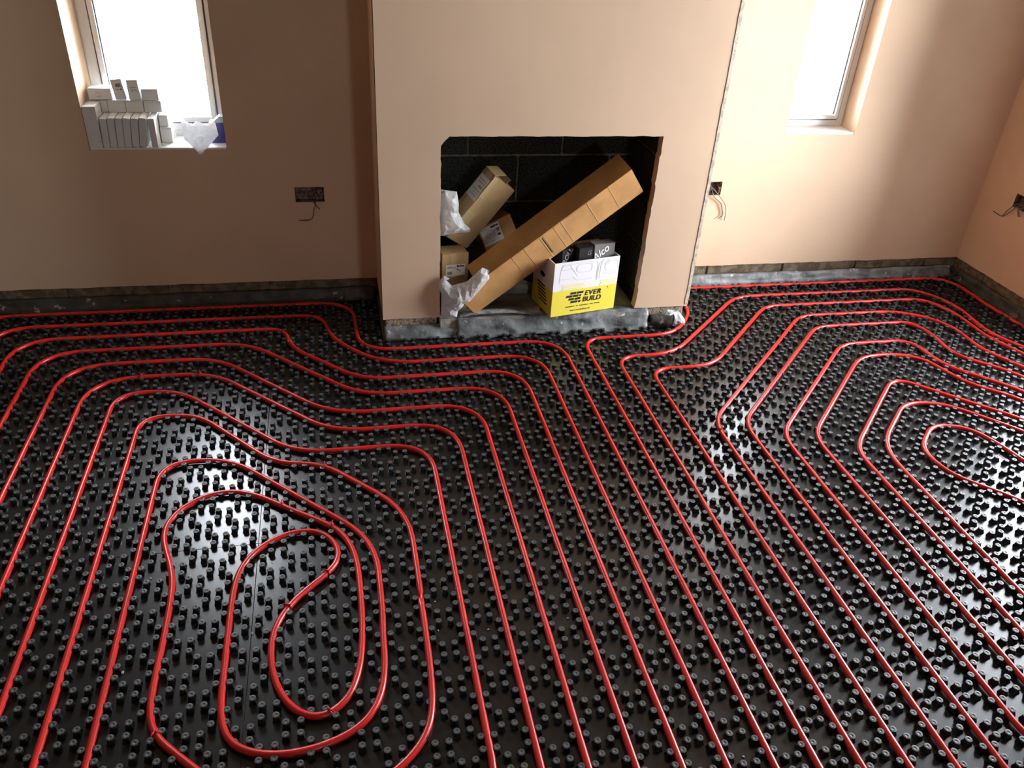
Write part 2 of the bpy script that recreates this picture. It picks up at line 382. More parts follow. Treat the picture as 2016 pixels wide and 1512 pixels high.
NCAP = 32      # faces from here on belong to the cap
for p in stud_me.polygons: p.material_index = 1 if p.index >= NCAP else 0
ZS = .0     # sheet top
COLS = [-15.2, -11, -3, 5, 13, 21, 29.05]; ROWS = [.30, -13.7, -27.7]
LAB = {(0, 0): 'black studded floor panel at the far left edge of the floor, by the dark wall',
       (1, 0): 'black studded floor panel against the dark wall below the left window',
       (2, 0): "black studded floor panel running past the fireplace's left pillar",
       (3, 0): 'black studded floor panel right in front of the fireplace opening',
       (4, 0): 'black studded floor panel beside the right corner of the chimney breast',
       (5, 0): 'black studded floor panel in the far right corner of the room',
       (0, 1): 'black studded floor panel at the near left edge of the floor',
       (1, 1): 'black studded floor panel left of the teardrop pipe loop',
       (2, 1): 'black studded floor panel under the teardrop pipe loop',
       (3, 1): 'black studded floor panel under the straight pipes at bottom centre',
       (4, 1): 'black studded floor panel under the straight pipes at bottom right',
       (5, 1): 'black studded floor panel just beyond the small oval loop at right'}
CH = (CX0-.005, CX1+.005, YC-.025)     # foot print cut out for the chimney
all_studs = []; panels = {}
for ci in range(6):
    for ri in range(2):
        xa, xb = LX(COLS[ci])+.0012, LX(COLS[ci+1])-.0012; yb, ya = LY(ROWS[ri])-.0012, LY(ROWS[ri+1])+.0012
        mb = MB(); ex = [xa, xb] + [x for x in CH[:2] if xa < x < xb]; ex.sort(); ey = [ya, yb] + ([CH[2]] if ya < CH[2] < yb else []); ey.sort()
        for a, b in zip(ex[:-1], ex[1:]):
            for c, d in zip(ey[:-1], ey[1:]):
                if CH[0] <= (a+b)/2 <= CH[1] and (c+d)/2 > CH[2]: continue
                mb.box(a, b, c, d, -.0035, ZS)
        root = empty('studded_panel'); tag(root, LAB[(ci, ri)], 'floor panel', 'studded floor heating panels')
        mb.build('sheet', 'mat', root); panels[(ci, ri)] = root
        pts = []
        i2 = math.floor(COLS[ci]*2)-1
        while i2/2 <= COLS[ci+1]+.5:
            j2 = math.floor(ROWS[ri+1]*2)-1
            while j2/2 <= ROWS[ri]+.5:
                if (i2+j2) % 2:
                    for du in (-.15, .15):
                        for dv in (-.15, .15):
                            ki, kj = i2/2+du, j2/2+dv
                            if COLS[ci] < ki <= COLS[ci+1] and ROWS[ri+1] < kj <= ROWS[ri]:
                                x, y = LX(ki), LY(kj)
                                if CH[0]-.014 < x < CH[1]+.014 and y > CH[2]-.014: continue
                                if x > XR-.055 or y > 3.712 or x < XL+.03: continue
                                pts.append((x, y))
                j2 += 1
            i2 += 1
        for p in pts: all_studs.append((p, (ci, ri)))
def vis(p):
    q = proj_px((p[0], p[1], .02)); return 4 < q[0] < 2012 and q[1] < 1506
order = sorted([i for i, (p, k) in enumerate(all_studs) if vis(p)], key=lambda i: (Vector((*all_studs[i][0], 0))-CAM).length)
near = set(order[:300]); rest = {}
for i, (p, k) in enumerate(all_studs):
    if i in near:
        o = link('stud', stud_me, panels[k]); o.location = (p[0], p[1], ZS)
    else: rest.setdefault(k, []).append(p)
for k, ps in rest.items():
    V, F = [], []
    for p in ps:
        n = len(V); V += [(x+p[0], y+p[1], z+ZS) for x, y, z in SV]; F += [tuple(n+i for i in f) for f in SF]
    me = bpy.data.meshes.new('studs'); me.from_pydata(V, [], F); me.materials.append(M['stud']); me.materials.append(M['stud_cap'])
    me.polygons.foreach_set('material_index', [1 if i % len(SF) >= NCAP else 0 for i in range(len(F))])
    o = link('studs', me, panels[k]); o['kind'] = 'stuff'

# ------------------------------------------------------------------ red pipes
PR = .0096; PZ = .0128
def L(i, j): return Vector((LX(i), LY(j), PZ))
def U(u, v): x, y = UV(u, v); return Vector((x, y, PZ))
def fillet(pts):
    """pts: list of (Vector, radius in cells)"""
    out = [pts[0][0]]
    for (a, _), (b, r), (c, _) in zip(pts[:-2], pts[1:-1], pts[2:]):
        d1 = (a-b).normalized(); d2 = (c-b).normalized(); ang = d1.angle(d2); r = r*.1176*(2.2 if ang > 2.0 else 1.12)
        t = min(r/math.tan(ang/2), (a-b).length*.49, (c-b).length*.49)
        p1, p2 = b+d1*t, b+d2*t; n = max(4, int((math.pi-ang)/.13))
        for k in range(n+1):
            s = k/n; out.append(p1*(1-s)**2*.5+p1*(1-s)**2*.5+b*2*s*(1-s)*.98+(p1+p2)*.5*2*s*(1-s)*.02+p2*s*s)
    out.append(pts[-1][0]); return out
def crom(pts, n=6):
    P = [pts[0]*2-pts[1]]+list(pts)+[pts[-1]*2-pts[-2]]; out = []
    for i in range(1, len(P)-2):
        a, b, c, d = P[i-1:i+3]
        for k in range(n):
            t = k/n; out.append(.5*((2*b)+(c-a)*t+(2*a-5*b+4*c-d)*t*t+(3*b-a-3*c+d)*t**3))
    out.append(P[-2]); return out
def smooth_pts(p, it=3):
    for _ in range(it): p = [p[0]]+[(p[i-1]+p[i]*2+p[i+1])/4 for i in range(1, len(p)-1)]+[p[-1]]
    return p
raw = [(-.03, 13.54), (-.03, 12.7), (-.13, 11.9), (-.42, 11.36), (-.83, 11.01), (-1.45, 10.79), (-2.05, 10.73), (-2.60, 10.77), (-3.06, 10.93), (-3.40, 11.20), (-3.61, 11.6), (-3.67, 12.2), (-3.66, 13.0), (-3.66, 14.0), (-3.67, 15.0), (-3.65, 15.75), (-3.54, 16.35), (-3.23, 16.89), (-2.77, 17.31), (-2.18, 17.55), (-1.69, 17.50), (-1.32, 17.27), (-1.07, 16.88), (-1.00, 16.48), (-1.08, 16.09), (-1.34, 15.74), (-1.80, 15.36), (-2.24, 14.89), (-2.55, 14.36), (-2.68, 13.75), (-2.65, 13.09), (-2.48, 12.40), (-2.20, 11.88), (-1.83, 11.56), (-1.47, 11.50), (-1.10, 11.67), (-.79, 12.07), (-.60, 12.68), (-.51, 13.6), (-.50, 14.5), (-.50, 15.3), (-.53, 16.1), (-.67, 16.85), (-.97, 17.42), (-1.44, 17.84), (-2.10, 18.28), (-2.71, 18.78), (-3.27, 19.26), (-3.89, 19.52), (-4.46, 19.50), (-5.00, 19.25), (-5.42, 18.82), (-5.64, 18.32), (-5.65, 17.78), (-5.51, 17.23), (-5.30, 16.69), (-5.16, 16.1), (-5.12, 15.4), (-5.12, 14.7), (-5.14, 13.7), (-5.15, 12.8), (-5.13, 12.2), (-5.02, 11.77), (-4.78, 11.43), (-4.47, 11.13), (-4.07, 10.76), (-3.6, 10.3), (-3.0, 9.82), (-2.2, 9.5), (-1.4, 9.42), (-.6, 9.62), (.1, 10.03), (.56, 10.47), (.80, 10.9), (.93, 11.46), (.98, 12.2), (.99, 13.4), (.99, 14.8)]
R1 = 1.35
left = []
left += fillet([(L(-14, -27), 0), (L(-14, 0), 1.3), (L(-.05, 0), 1.4), (L(0, -4), 1.2), (L(8, -4), 1.35), (L(8, -26.9), 1.2), (L(-12, -26.9), 1.2), (L(-12, -2), R1), (L(-2.65, -2), .8), (L(-2.4, -3.5), 1.2), (L(.0, -6), 1.0), (L(6, -6), R1), (L(6, -26.0), 1.2),
                (L(-10, -26.0), 1.2), (L(-10, -4), 1.5), (L(-5, -4), 1.2), (L(-1.05, -8), 1.2), (L(4, -8), 1.4), (L(4, -25.0), 1.2), (L(-8, -25.0), 1.2), (L(-8, -6), 1.6), (L(-6.05, -6), 1.2), (L(-2.1, -10), 1.1), (L(2, -10), 1.3), (L(2, -22.3), 1.5),
                (L(-6, -23.2), 1.4), (L(-6, -10), 1.5), (L(-4.05, -10), 1.2), (L(0, -14.1), 1.5), (L(0, -16.6), 0)])
left += crom(smooth_pts([U(*q) for q in raw], 1), 5)
left += fillet([(L(1, -16.6), 0), (L(1, -13.05), 1.4), (L(-1.35, -10.62), 1.0), (L(-2.7, -10.42), 1.0), (L(-5.3, -7.5), 1.2), (L(-7, -7.5), 1.3), (L(-7, -24.1), 1.2), (L(3, -24.1), 1.2), (L(3, -9), 1.4), (L(-1.05, -9), 1.1), (L(-5.05, -5), 1.2), (L(-9, -5), 1.5), (L(-9, -25.5), 1.2),
                (L(5, -25.5), 1.2), (L(5, -7), 1.4), (L(-.05, -7), 1.2), (L(-4, -3), 1.2), (L(-11, -3), 1.4), (L(-11, -26.45), 1.2), (L(7, -26.45), 1.2), (L(7, -5), R1), (L(.7, -5), 1.6), (L(-1.0, -2.9), 1.4), (L(-1.25, -1), 1.0), (L(-13, -1), 1.3), (L(-13, -27), 0)])
def RJ(*q): return [(U(u, v), r) for u, v, r in q]
right = fillet([(L(28.75, -27), 0), (U(28.95, 24.5), 3), (U(28.68, 28.6), 2), (L(28.6, 0), 1.6), (L(14.35, 0), .9), (L(14.3, -2.2), .9), (L(13.0, -4), 1.2), (L(9, -4), .85), (L(9, -26.9), 1), (L(27.3, -26.9), 1),
                (U(27.3, 23.3), 1.5), (U(26.45, 25.6), 1.2), (U(26.5, 28.0), 1.2), (L(25.75, -2), 1), (L(17.85, -2), .8), (L(13.5, -6.5), 1), (L(11, -6.5), .75), (L(11, -25.9), 1), (L(25.9, -25.9), 1),
                (U(25.9, 22.4), 1.5), (U(23.9, 24.35), .7), (U(24.08, 26.4), .8), (L(23.6, -4), .9), (L(19.2, -4), .8), (L(13, -10.2), .9), (L(13, -23.9), 1), (L(24.6, -23.9), 1), (U(24.6, 20.75), 1.5), (U(22.95, 22.3), 1.0), (U(22.35, 24.2), 1.0), (L(21.4, -6.5), .9), (L(19.7, -6.5), .9), (L(15, -11.2), .9), (L(15, -21.9), .9), (L(23.3, -21.9), 1),
                (U(23.35, 18.5), 1.5), (U(21.05, 21.1), 1.4), (U(19.55, 21.4), 1.0), (U(17.03, 18.95), 1.2), (L(17, -20.0), .9), (L(19.6, -20.0), .9), (U(20.6, 15.1), 1.5), (U(18.42, 17.3), 1.3), (U(18.35, 18.7), 1.2), (U(19.7, 19.95), 1.2), (U(20.9, 19.55), 1.2), (U(21.3, 18.6), 2), (U(21.75, 16.6), 2),
                (L(21.6, -20.9), .9), (L(16, -20.9), .9), (L(16, -12.1), .9), (U(20.15, 23.05), .7), (U(23.95, 19.2), 1.5), (L(23.95, -22.9), 1), (L(14, -22.9), 1), (L(14, -11), .9), (L(19.5, -5.5), .8), (L(22.65, -5.5), .8), (U(22.9, 23.65), .9), (U(25.2, 21.15), 1.5), (L(25.2, -24.9), 1), (L(12, -24.9), 1), (L(12, -10), .9), (L(19, -3), .8),
                (U(23.9, 28.3), 1.4), (U(25.52, 26.95), 1.2), (U(25.4, 24.7), 1.2), (U(26.6, 22.3), 1.5), (L(26.6, -26.4), 1), (L(10, -26.4), 1), (L(10, -5.5), .8), (L(12.3, -5.5), 1.2), (L(16.9, -1), 1.0), (L(26.1, -1), 1.4), (U(27.1, 28.6), 1.8), (U(26.75, 25.9), 1.2), (U(28.05, 23.4), 1.5), (L(28.05, -27), 0)])
def dense(path, step=.05):
    out = [path[0]]
    for a, b in zip(path[:-1], path[1:]):
        n = max(1, int((b-a).length/step))
        for k in range(1, n+1):
            out.append(a+(b-a)*k/n)
    # drop near duplicates, press a slight wave into the pipe as the studs do
    res = [out[0]]
    for p in out[1:]:
        if (p-res[-1]).length > .004: res.append(p)
    return [p+Vector((.0011*nz(p.x, p.y, 3, 7), .0011*nz(p.x, p.y, 8, 7), .0006*nz(p.x, p.y, 1, 5))) for p in res]
left, right = dense(left), dense(right)
pl = MB().tube(left, PR, 9).build('heating_pipe', 'pipe', smooth=True, fix=False)
tag(pl, 'long red heating pipe wound into a spiral around a teardrop loop on the left', 'pipe', 'red heating pipes')
pr_ = MB().tube(right, PR, 9).build('heating_pipe', 'pipe', smooth=True, fix=False)
tag(pr_, 'long red heating pipe wound around a small oval loop in the right half', 'pipe', 'red heating pipes')
def tie(path, parent, x, y):
    i = min(range(1, len(path)-1), key=lambda k: (path[k].x-x)**2+(path[k].y-y)**2)
    t = (path[i+1]-path[i-1]).normalized(); s = t.cross(Vector((0, 0, 1))).normalized(); up = Vector((0, 0, 1)); c = path[i]
    mb = MB()
    for o, sk in ((-.003, .25), (.003, -.2)):
        ring = [c+t*(o+sk*.012*math.sin(a))+(s*math.cos(a)+up*math.sin(a))*(PR+.0012) for a in [2*math.pi*k/14 for k in range(15)]]
        mb.tube(ring, .0019, 6)
    mb.tube([c+up*(PR+.001)-t*.003, c+up*(PR+.004)+s*.003, c+up*(PR+.006)+s*.009+t*.004, c+up*(PR+.004)+s*.015+t*.007], .0018, 6)
    mb.tube([c+up*(PR+.001)+t*.003, c+up*(PR+.004)-s*.002, c+up*(PR+.003)-s*.009-t*.004], .0018, 6)
    mb.build('tie', 'tie', parent, smooth=True, fix=False)
for u, v in ((-2.47, 28.1), (-7.7, 26.3), (-5.55, 26.33), (-1.35, 20.4), (-2.6, 18.7), (-1.1, 17.6), (-1.32, 15.76), (-2.3, 14.8), (-1.3, 11.56), (-4.95, 11.6)): tie(left, pl, *UV(u, v))
for u, v in ((11.83, 20.6), (25.35, 27.2)): tie(right, pr_, *UV(u, v))

# ------------------------------------------------------------------ membrane upstands
def ribbon(name, line, prof, label, material, seed, amp=.006, step=.02, thick=.0025, rough=1.0, smooth=True, lab=True, cat='membrane'):
    """sweep profile [(out, z)] along a floor line [(x,y,(nx,ny))]; out is measured along the outward normal."""
    (xa, ya), (xb, yb), nrm = line; Ln = math.hypot(xb-xa, yb-ya); n = max(2, int(Ln/step)); m = len(prof)
    V = []; F = []
    for side in (0, 1):
        for k in range(n+1):
            s = k/n
            for i, (o, z) in enumerate(prof):
                x, y = xa+(xb-xa)*s, ya+(yb-ya)*s
                d = amp*(nz(s*Ln*6, i*.7, seed)*1.1+nz(s*Ln*19, i*1.1, seed+4)*.7*rough)*(0 if i == 0 and 0 else 1)
                oo = o+d-side*thick; zz = max(.0006, z+.5*amp*nz(s*Ln*9, i*.5, seed+9)-side*.0004)
                V.append((x+nrm[0]*oo, y+nrm[1]*oo, zz))
    for k in range(n):
        for i in range(m-1):
            a = k*m+i; F.append((a, a+1, a+m+1, a+m)); b = a+(n+1)*m; F.append((b, b+m, b+m+1, b+1))
    N = (n+1)*m
    for k in range(n):
        for i in (0, m-1):
            a = k*m+i; F.append((a, a+m, a+m+N, a+N))
    for k in (0, n):
        for i in range(m-1):
            a = k*m+i; F.append((a, a+N, a+1+N, a+1))
    me = bpy.data.meshes.new(name); me.from_pydata(V, [], F); me.materials.append(M[material])
    bm = bmesh.new(); bm.from_mesh(me); bmesh.ops.recalc_face_normals(bm, faces=bm.faces); bm.to_mesh(me); bm.free()
    for p in me.polygons: p.use_smooth = smooth
    o = link(name, me); tag(o, label, cat); return o
up = [(.004, .060), (.010, .054), (.016, .042), (.020, .028), (.024, .014), (.032, .005), (.044, .0035)]
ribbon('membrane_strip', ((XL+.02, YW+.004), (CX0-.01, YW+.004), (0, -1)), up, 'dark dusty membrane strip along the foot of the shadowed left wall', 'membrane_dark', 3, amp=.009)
ribbon('membrane_strip', ((CX1+.03, YW+.004), (XR-.03, YW+.004), (0, -1)), [(o+.006, z) for o, z in up], 'grey plastic membrane strip along the bright wall right of the chimney', 'membrane', 11, amp=.011)
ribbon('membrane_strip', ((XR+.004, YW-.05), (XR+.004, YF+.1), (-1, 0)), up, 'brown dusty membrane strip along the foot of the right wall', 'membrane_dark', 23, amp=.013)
ribbon('membrane_strip', ((CX0+.004, YC+.010), (.545, YC+.010), (0, -1)), [(.004, .060), (.012, .055), (.022, .042), (.030, .024), (.036, .010), (.042, .003)], "grey membrane flap under the fireplace's left pillar", 'membrane', 31, amp=.011, step=.012)
ribbon('membrane_strip', ((.520, YC), (1.46, YC), (0, -1)), [(-.048, .0945), (-.03, .0955), (-.012, .096), (.004, .093), (.014, .082), (.022, .062), (.030, .040), (.036, .020), (.042, .005), (.050, .0035)], 'long grey membrane sheet folded over the hearth edge under the boxes', 'membrane', 47, amp=.017, step=.012)
# loose raised fold of the sheet on the hearth
V = []; F = []; nu, nv = 26, 7
for i in range(nu+1):
    s = i/nu; x = .535+.395*s
    for j in range(nv+1):
        t = j/nv; lift = .030*math.sin(math.pi*min(1, s*1.15+.02))**.7*(1-t)
        y = 3.318+.085*t+.004*nz(s*5, t*2, 3); z = .098+lift*(.55+.6*math.sin(t*2.0))+.003*nz(s*9, t*3, 1)
        V.append((x, y, z))
N = len(V); V += [(a, b+.001, c-.002) for a, b, c in V]
for i in range(nu):
    for j in range(nv):
        a = i*(nv+1)+j; F += [(a, a+nv+1, a+nv+2, a+1), (N+a, N+a+1, N+a+nv+2, N+a+nv+1)]
for i in range(nu):
    for j in (0, nv): a = i*(nv+1)+j; F.append((a, a+nv+1, N+a+nv+1, N+a))
me = bpy.data.meshes.new('sheet_fold'); me.from_pydata(V, [], F); me.materials.append(M['foil'])
for p in me.polygons: p.use_smooth = True
o = link('membrane_fold', me); tag(o, 'pale raised fold of plastic sheet lying on the hearth', 'membrane')
# curled membrane end by the right pillar
root = empty('membrane_roll'); tag(root, "curled end of grey membrane with a dark hollow under the fireplace's right pillar", 'membrane')
V = []; F = []; nu, nv = 14, 18
for i in range(nu+1):
    s = i/nu
    for j in range(nv+1):
        a = -2.6+5.0*j/nv; r = .030*(1+.12*nz(s*3, a, 5))*(.86+.30*s)
        V.append((1.475+.105*s+.01*math.cos(a)*s+.004*nz(s*8, a*2, 2), 3.322-.022*s+r*math.sin(a)*.85, .036+r*math.cos(a)*1.05+.002*nz(s*9, a*3, 8)))
N = len(V); C0 = Vector((1.5, 3.32, .036))
V += [(x, y+(3.318-y)*.10, z+(.036-z)*.10) for x, y, z in V]
for i in range(nu):
    for j in range(nv):
        a = i*(nv+1)+j; F += [(a, a+1, a+nv+2, a+nv+1), (N+a, N+a+nv+1, N+a+nv+2, N+a+1)]
for i in range(nu):
    for j in (0, nv): a = i*(nv+1)+j; F.append((a, a+nv+1, N+a+nv+1, N+a))
for j in range(nv):
    for i in (0, nu): a = i*(nv+1)+j; F.append((a, N+a, N+a+1, a+1))
V = [(x, y, max(z, .002)) for x, y, z in V]
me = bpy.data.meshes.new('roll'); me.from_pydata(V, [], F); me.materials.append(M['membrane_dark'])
for p in me.polygons: p.use_smooth = True
link('roll', me, root)

# crumpled things: closed pillow from an outline
def inside(p, poly):
    c = False; j = len(poly)-1
    for i in range(len(poly)):
        a, b = poly[i], poly[j]
        if (a[1] > p[1]) != (b[1] > p[1]) and p[0] < (b[0]-a[0])*(p[1]-a[1])/(b[1]-a[1])+a[0]: c = not c
        j = i
    return c
def edist(p, poly):
    P = Vector(p); d = 9
    for i in range(len(poly)):
        a, b = Vector(poly[i]), Vector(poly[(i+1) % len(poly)]); ab = b-a; t = max(0, min(1, (P-a).dot(ab)/max(1e-9, ab.length_squared)))
        d = min(d, (P-(a+ab*t)).length)
    return d
def crumple(name, poly, O, ex, ez, thick, back, cell, seed, material, label=None, cat=None, parent=None, fold=1.0, bend=None):
    """poly in (a,b) along ex, ez about O; front bulges along ex x ez reversed towards the room."""
    ex = Vector(ex).normalized(); ez = Vector(ez).normalized(); n = ex.cross(ez); rnd = random.Random(seed); O = Vector(O)
    pts = []; k0 = len(poly)
    for i in range(k0):
        a, b = Vector(poly[i]), Vector(poly[(i+1) % k0]); m = max(1, int((b-a).length/(cell*1.1)))
        for k in range(m): pts.append(a+(b-a)*k/m)
    nb_ = len(pts); bp = [tuple(p) for p in pts]
    x0, x1 = min(p[0] for p in poly), max(p[0] for p in poly); y0, y1 = min(p[1] for p in poly), max(p[1] for p in poly)
    y = y0
    while y < y1:
        x = x0
        while x < x1:
            q = (x+rnd.uniform(-.35, .35)*cell, y+rnd.uniform(-.35, .35)*cell)
            if inside(q, poly) and edist(q, poly) > cell*.45: pts.append(Vector(q))
            x += cell
        y += cell
    vo, eo, fo, *_ = delaunay_2d_cdt(pts, [], [list(range(nb_))], 1, 1e-6)
    R = max(edist(p, poly) for p in vo); V = []; mapb = {}; F = []
    for s in (1, -1):
        for i, p in enumerate(vo):
            d = edist(p, poly)/R; h = math.sqrt(min(1, d*1.3))
            cr = 1-2*abs(nz(p[0]*11, p[1]*11, seed)); cr2 = 1-2*abs(nz(p[0]*34, p[1]*34, seed+3))
            off = (thick if s > 0 else -back)*h*(.62+.34*cr*fold+.24*cr2*fold)
            bd = bend(p[0], p[1]) if bend else 0
            V.append(tuple(O+ex*p[0]+ez*p[1]+n*(off+bd)))
    nvo = len(vo)
    bset = {i for i, p in enumerate(vo) if edist(p, poly) < 1e-5}
    for f_ in fo:
        F.append(tuple(f_)); F.append(tuple((i if i in bset else i+nvo) for i in reversed(f_)))
    me = bpy.data.meshes.new(name); me.from_pydata(V, [], F); me.materials.append(M[material])
    bm = bmesh.new(); bm.from_mesh(me); bmesh.ops.delete(bm, geom=[v for v in bm.verts if not v.link_faces], context='VERTS'); bmesh.ops.recalc_face_normals(bm, faces=bm.faces); bm.to_mesh(me); bm.free()
    o = link(name, me, parent)
    if label: tag(o, label, cat)
    return o
# light grey crumpled foil tail of the curled membrane
crumple('foil', [(0, 0), (.05, .004), (.125, -.001), (.12, .03), (.08, .078), (.02, .086), (-.02, .05)], (1.54, 3.302, .004), (1, .05, 0), (0, .25, 1), .022, .004, .012, 5, 'foil', parent=root)

# ------------------------------------------------------------------ fireplace contents
def axes(Am): return [Vector((Am[0][i], Am[1][i], Am[2][i])) for i in range(3)]
# 1 long carton
Ab = axes([[0.7955, -0.5717, -0.2009], [0.02, -0.3066, 0.9516], [0.6056, 0.761, 0.2325]]); C0 = Vector((.607, 3.341, .1000)); D = (.95, .155, .132)
a_, b_, c_ = Ab; lb = empty('long_carton'); tag(lb, 'long narrow brown cardboard box leaning diagonally across the fireplace', 'cardboard box')
T = .005
lbf = MB().obox(C0, Ab, (D[0], D[1], T)).build('front_panel', 'card', lb, bevel=.0012)
TR = .105   # the lower end is crushed open, its upper side cut short
MB().obox(C0+c_*(D[2]-T)+a_*TR, Ab, (D[0]-TR, D[1], T)).build('back_panel', 'card', lb, bevel=.0012)
MB().obox(C0+c_*T+a_*.02, Ab, (D[0]-.02, T, D[2]-2*T)).build('bottom_panel', 'card', lb)
MB().obox(C0+b_*(D[1]-T)+c_*T+a_*TR, Ab, (D[0]-TR, T, D[2]-2*T)).build('top_panel', 'card', lb)
MB().obox(C0+c_*T+b_*T+a_*(TR+.004), Ab, (T, D[1]-2*T, D[2]-2*T)).build('end_flap', 'card_core', lb)
MB().obox(C0+c_*T+b_*T+a_*(D[0]-.022), Ab, (T, D[1]-2*T, D[2]-2*T)).build('end_flap', 'card', lb)
# lifted closing flap along the ridge and its torn step
fl = MB(); f0 = C0+b_*(D[1]+.001)-c_*.004
fl.obox(f0+a_*TR, (a_, (b_*.96+c_*-.28).normalized(), c_), (D[0]*.80-TR, .006, D[2]*.98)); fl.obox(f0+a_*D[0]*.80, (a_, b_, c_), (D[0]*.20, .003, D[2]))
fl.build('lid_flap', 'card', lb, bevel=.001)
cr = MB()
for s, wd in ((.315, .003), (.385, .003), (.475, .004), (.493, .002), (.555, .003), (.597, .003), (.745, .004), (.865, .002)):
    cr.obox(C0+a_*(D[0]*s)-c_*.0011+b_*.004, (a_, b_, c_), (wd, D[1]-.008, .0012))
cr.build('crease', 'card_core', lbf)
MB().obox(C0+a_*(D[0]*.485)-c_*.0016+b_*.03, (a_, b_, c_), (.0028, D[1]*.72, .001)).build('slit', 'black_card', lbf)
# 2 tall taped carton
A2 = axes([[0.6228, -0.325, 0.7117], [0.0302, 0.919, 0.3932], [0.7818, 0.2234, -0.5821]])
C2 = Vector((.482, 3.461, .442)); D2 = (.350, .088, .153); a2, b2, c2 = A2
tb = empty('taped_carton'); tag(tb, 'brown taped cardboard box tipped up behind the white bag, address label on its edge', 'cardboard box')
MB().obox(C2, A2, D2).build('body', 'card_pale', tb, bevel=.003)
n2 = -c2     # left narrow face normal
MB().obox(C2+a2*.02-c2*.0012+b2*.014, A2, (.33, .045, .0012)).build('tape', 'tape', tb)
al = MB().obox(C2+a2*.205-c2*.0026+b2*.004, A2, (.115, .074, .0012)).build('address_label', 'paper', tb)
mk = MB()
for s, l_, wd in ((.222, .052, .004), (.234, .040, .003), (.246, .055, .005), (.262, .030, .012), (.285, .05, .004), (.298, .058, .004)): mk.obox(C2+a2*s-c2*.0032+b2*.012, A2, (wd, l_, .0006))
mk.build('label_print', 'ink_grey', al)
MB().obox(C2+a2*.350+b2*.002-c2*.001, (a2, b2, (c2*.85+a2*.5).normalized()), (.003, .084, .060)).build('flap', 'card_pale', tb)
MB().obox(C2+a2*.350+c2*.080+b2*.002, ((a2*.8+c2*.3).normalized(), b2, c2), (.030, .084, .003)).build('flap', 'card_pale', tb)
MB().obox(C2+a2*.10-b2*.0012+c2*.0, A2, (.06, .0012, .055)).build('tape', 'tape', tb)
MB().obox(C2+a2*.235-b2*.0012+c2*.0, A2, (.115, .0012, .028)).build('tape', 'tape', tb)
# 3 carton with white label at the left cheek
c3 = empty('labelled_carton'); tag(c3, 'brown carton with a small white shipping label at the left of the fireplace', 'cardboard box')
ca, sa = math.cos(-.10), math.sin(-.10); A3 = [Vector((.985, .17, 0)).normalized(), Vector((-.17, .985, 0)).normalized(), Vector((0, 0, 1))]
O3 = Vector((.458, 3.400, .0915)); D3 = (.126, .10, .288)
MB().obox(O3, A3, D3).build('body', 'card_pale', c3, bevel=.003)
F3 = lambda u, z, l=0: O3+A3[0]*u+A3[2]*z-A3[1]*l
MB().obox(F3(.108, .17, .001), A3, (.018, .001, .118)).build('tape', 'tape', c3)
MB().obox(F3(.040, .17, .001), A3, (.028, .001, .118)).build('tape', 'tape', c3)
sl = MB().obox(F3(.018, .178, .0022), A3, (.092, .001, .056)).build('shipping_label', 'paper', c3)
lb3 = MB()
for i, wd in enumerate((.002, .001, .003, .001, .002, .003, .001, .002)): lb3.obox(F3(.026+i*.0028, .186, .0028), A3, (wd*.8, .0005, .016))
for u, z, l_, h in ((.024, .224, .024, .002), (.024, .219, .040, .0025), (.070, .208, .007, .005), (.078, .200, .012, .002), (.080, .205, .010, .002)): lb3.obox(F3(u, z, .0028), A3, (l_, .0005, h))
for i, (h, wd) in enumerate(((.010, .004), (.007, .004), (.010, .003), (.009, .003), (.007, .004), (.007, .003))): lb3.obox(F3(.070+i*.0062, .221, .0028), A3, (wd+.0012, .0005, h))
lb3.build('label_print', 'ink', sl)
# 4 small carton with a square white label in the dark at the back
A4 = axes([[0.91, -0.3816, -0.1621], [0.1971, 0.0543, 0.9789], [0.3648, 0.9227, -0.1246]])
C4 = Vector((.700, 3.553, .300)); D4 = (.175, .142, .10)
b4 = empty('dark_carton'); tag(b4, 'small brown carton with a square product label, half hidden behind the long box', 'cardboard box')
MB().obox(C4, A4, D4).build('body', 'card', b4, bevel=.003)
lab0 = C4+A4[0]*.006+A4[1]*.044-A4[2]*.0012
pl4 = MB().obox(lab0, A4, (.100, .092, .001)).build('product_label', 'paper', b4)
pm = MB()
rc = lab0+A4[0]*.044+A4[1]*.048-A4[2]*.001
for k in range(20):
    t0, t1 = 2*math.pi*k/20, 2*math.pi*(k+1)/20; p = lambda t, r: rc+A4[0]*math.cos(t)*r+A4[1]*math.sin(t)*r
    pm.quad(p(t0, .020), p(t1, .020), p(t1, .022), p(t0, .022))
for u, v, l_, h in ((.008, .080, .03, .003), (.008, .016, .006, .006), (.024, .016, .006, .004), (.036, .012, .02, .004)): pm.obox(lab0+A4[0]*u+A4[1]*v-A4[2]*.001, A4, (l_, h, .0004))
pm.build('label_print', 'ink_grey', pl4)
pk = MB()
for i, (h, wd) in enumerate(((.011, .005), (.008, .005), (.011, .004), (.010, .004), (.008, .005), (.008, .004))): pk.obox(lab0+A4[0]*(.056+i*.0066)+A4[1]*.076-A4[2]*.001, A4, (wd+.0012, h, .0005))
for u, v, l_, h in ((.078, .058, .016, .005), (.080, .048, .003, .008), (.086, .046, .003, .010), (.078, .028, .014, .010)): pk.obox(lab0+A4[0]*u+A4[1]*v-A4[2]*.001, A4, (l_, h, .0005))
pk.build('label_print', 'ink', pl4)
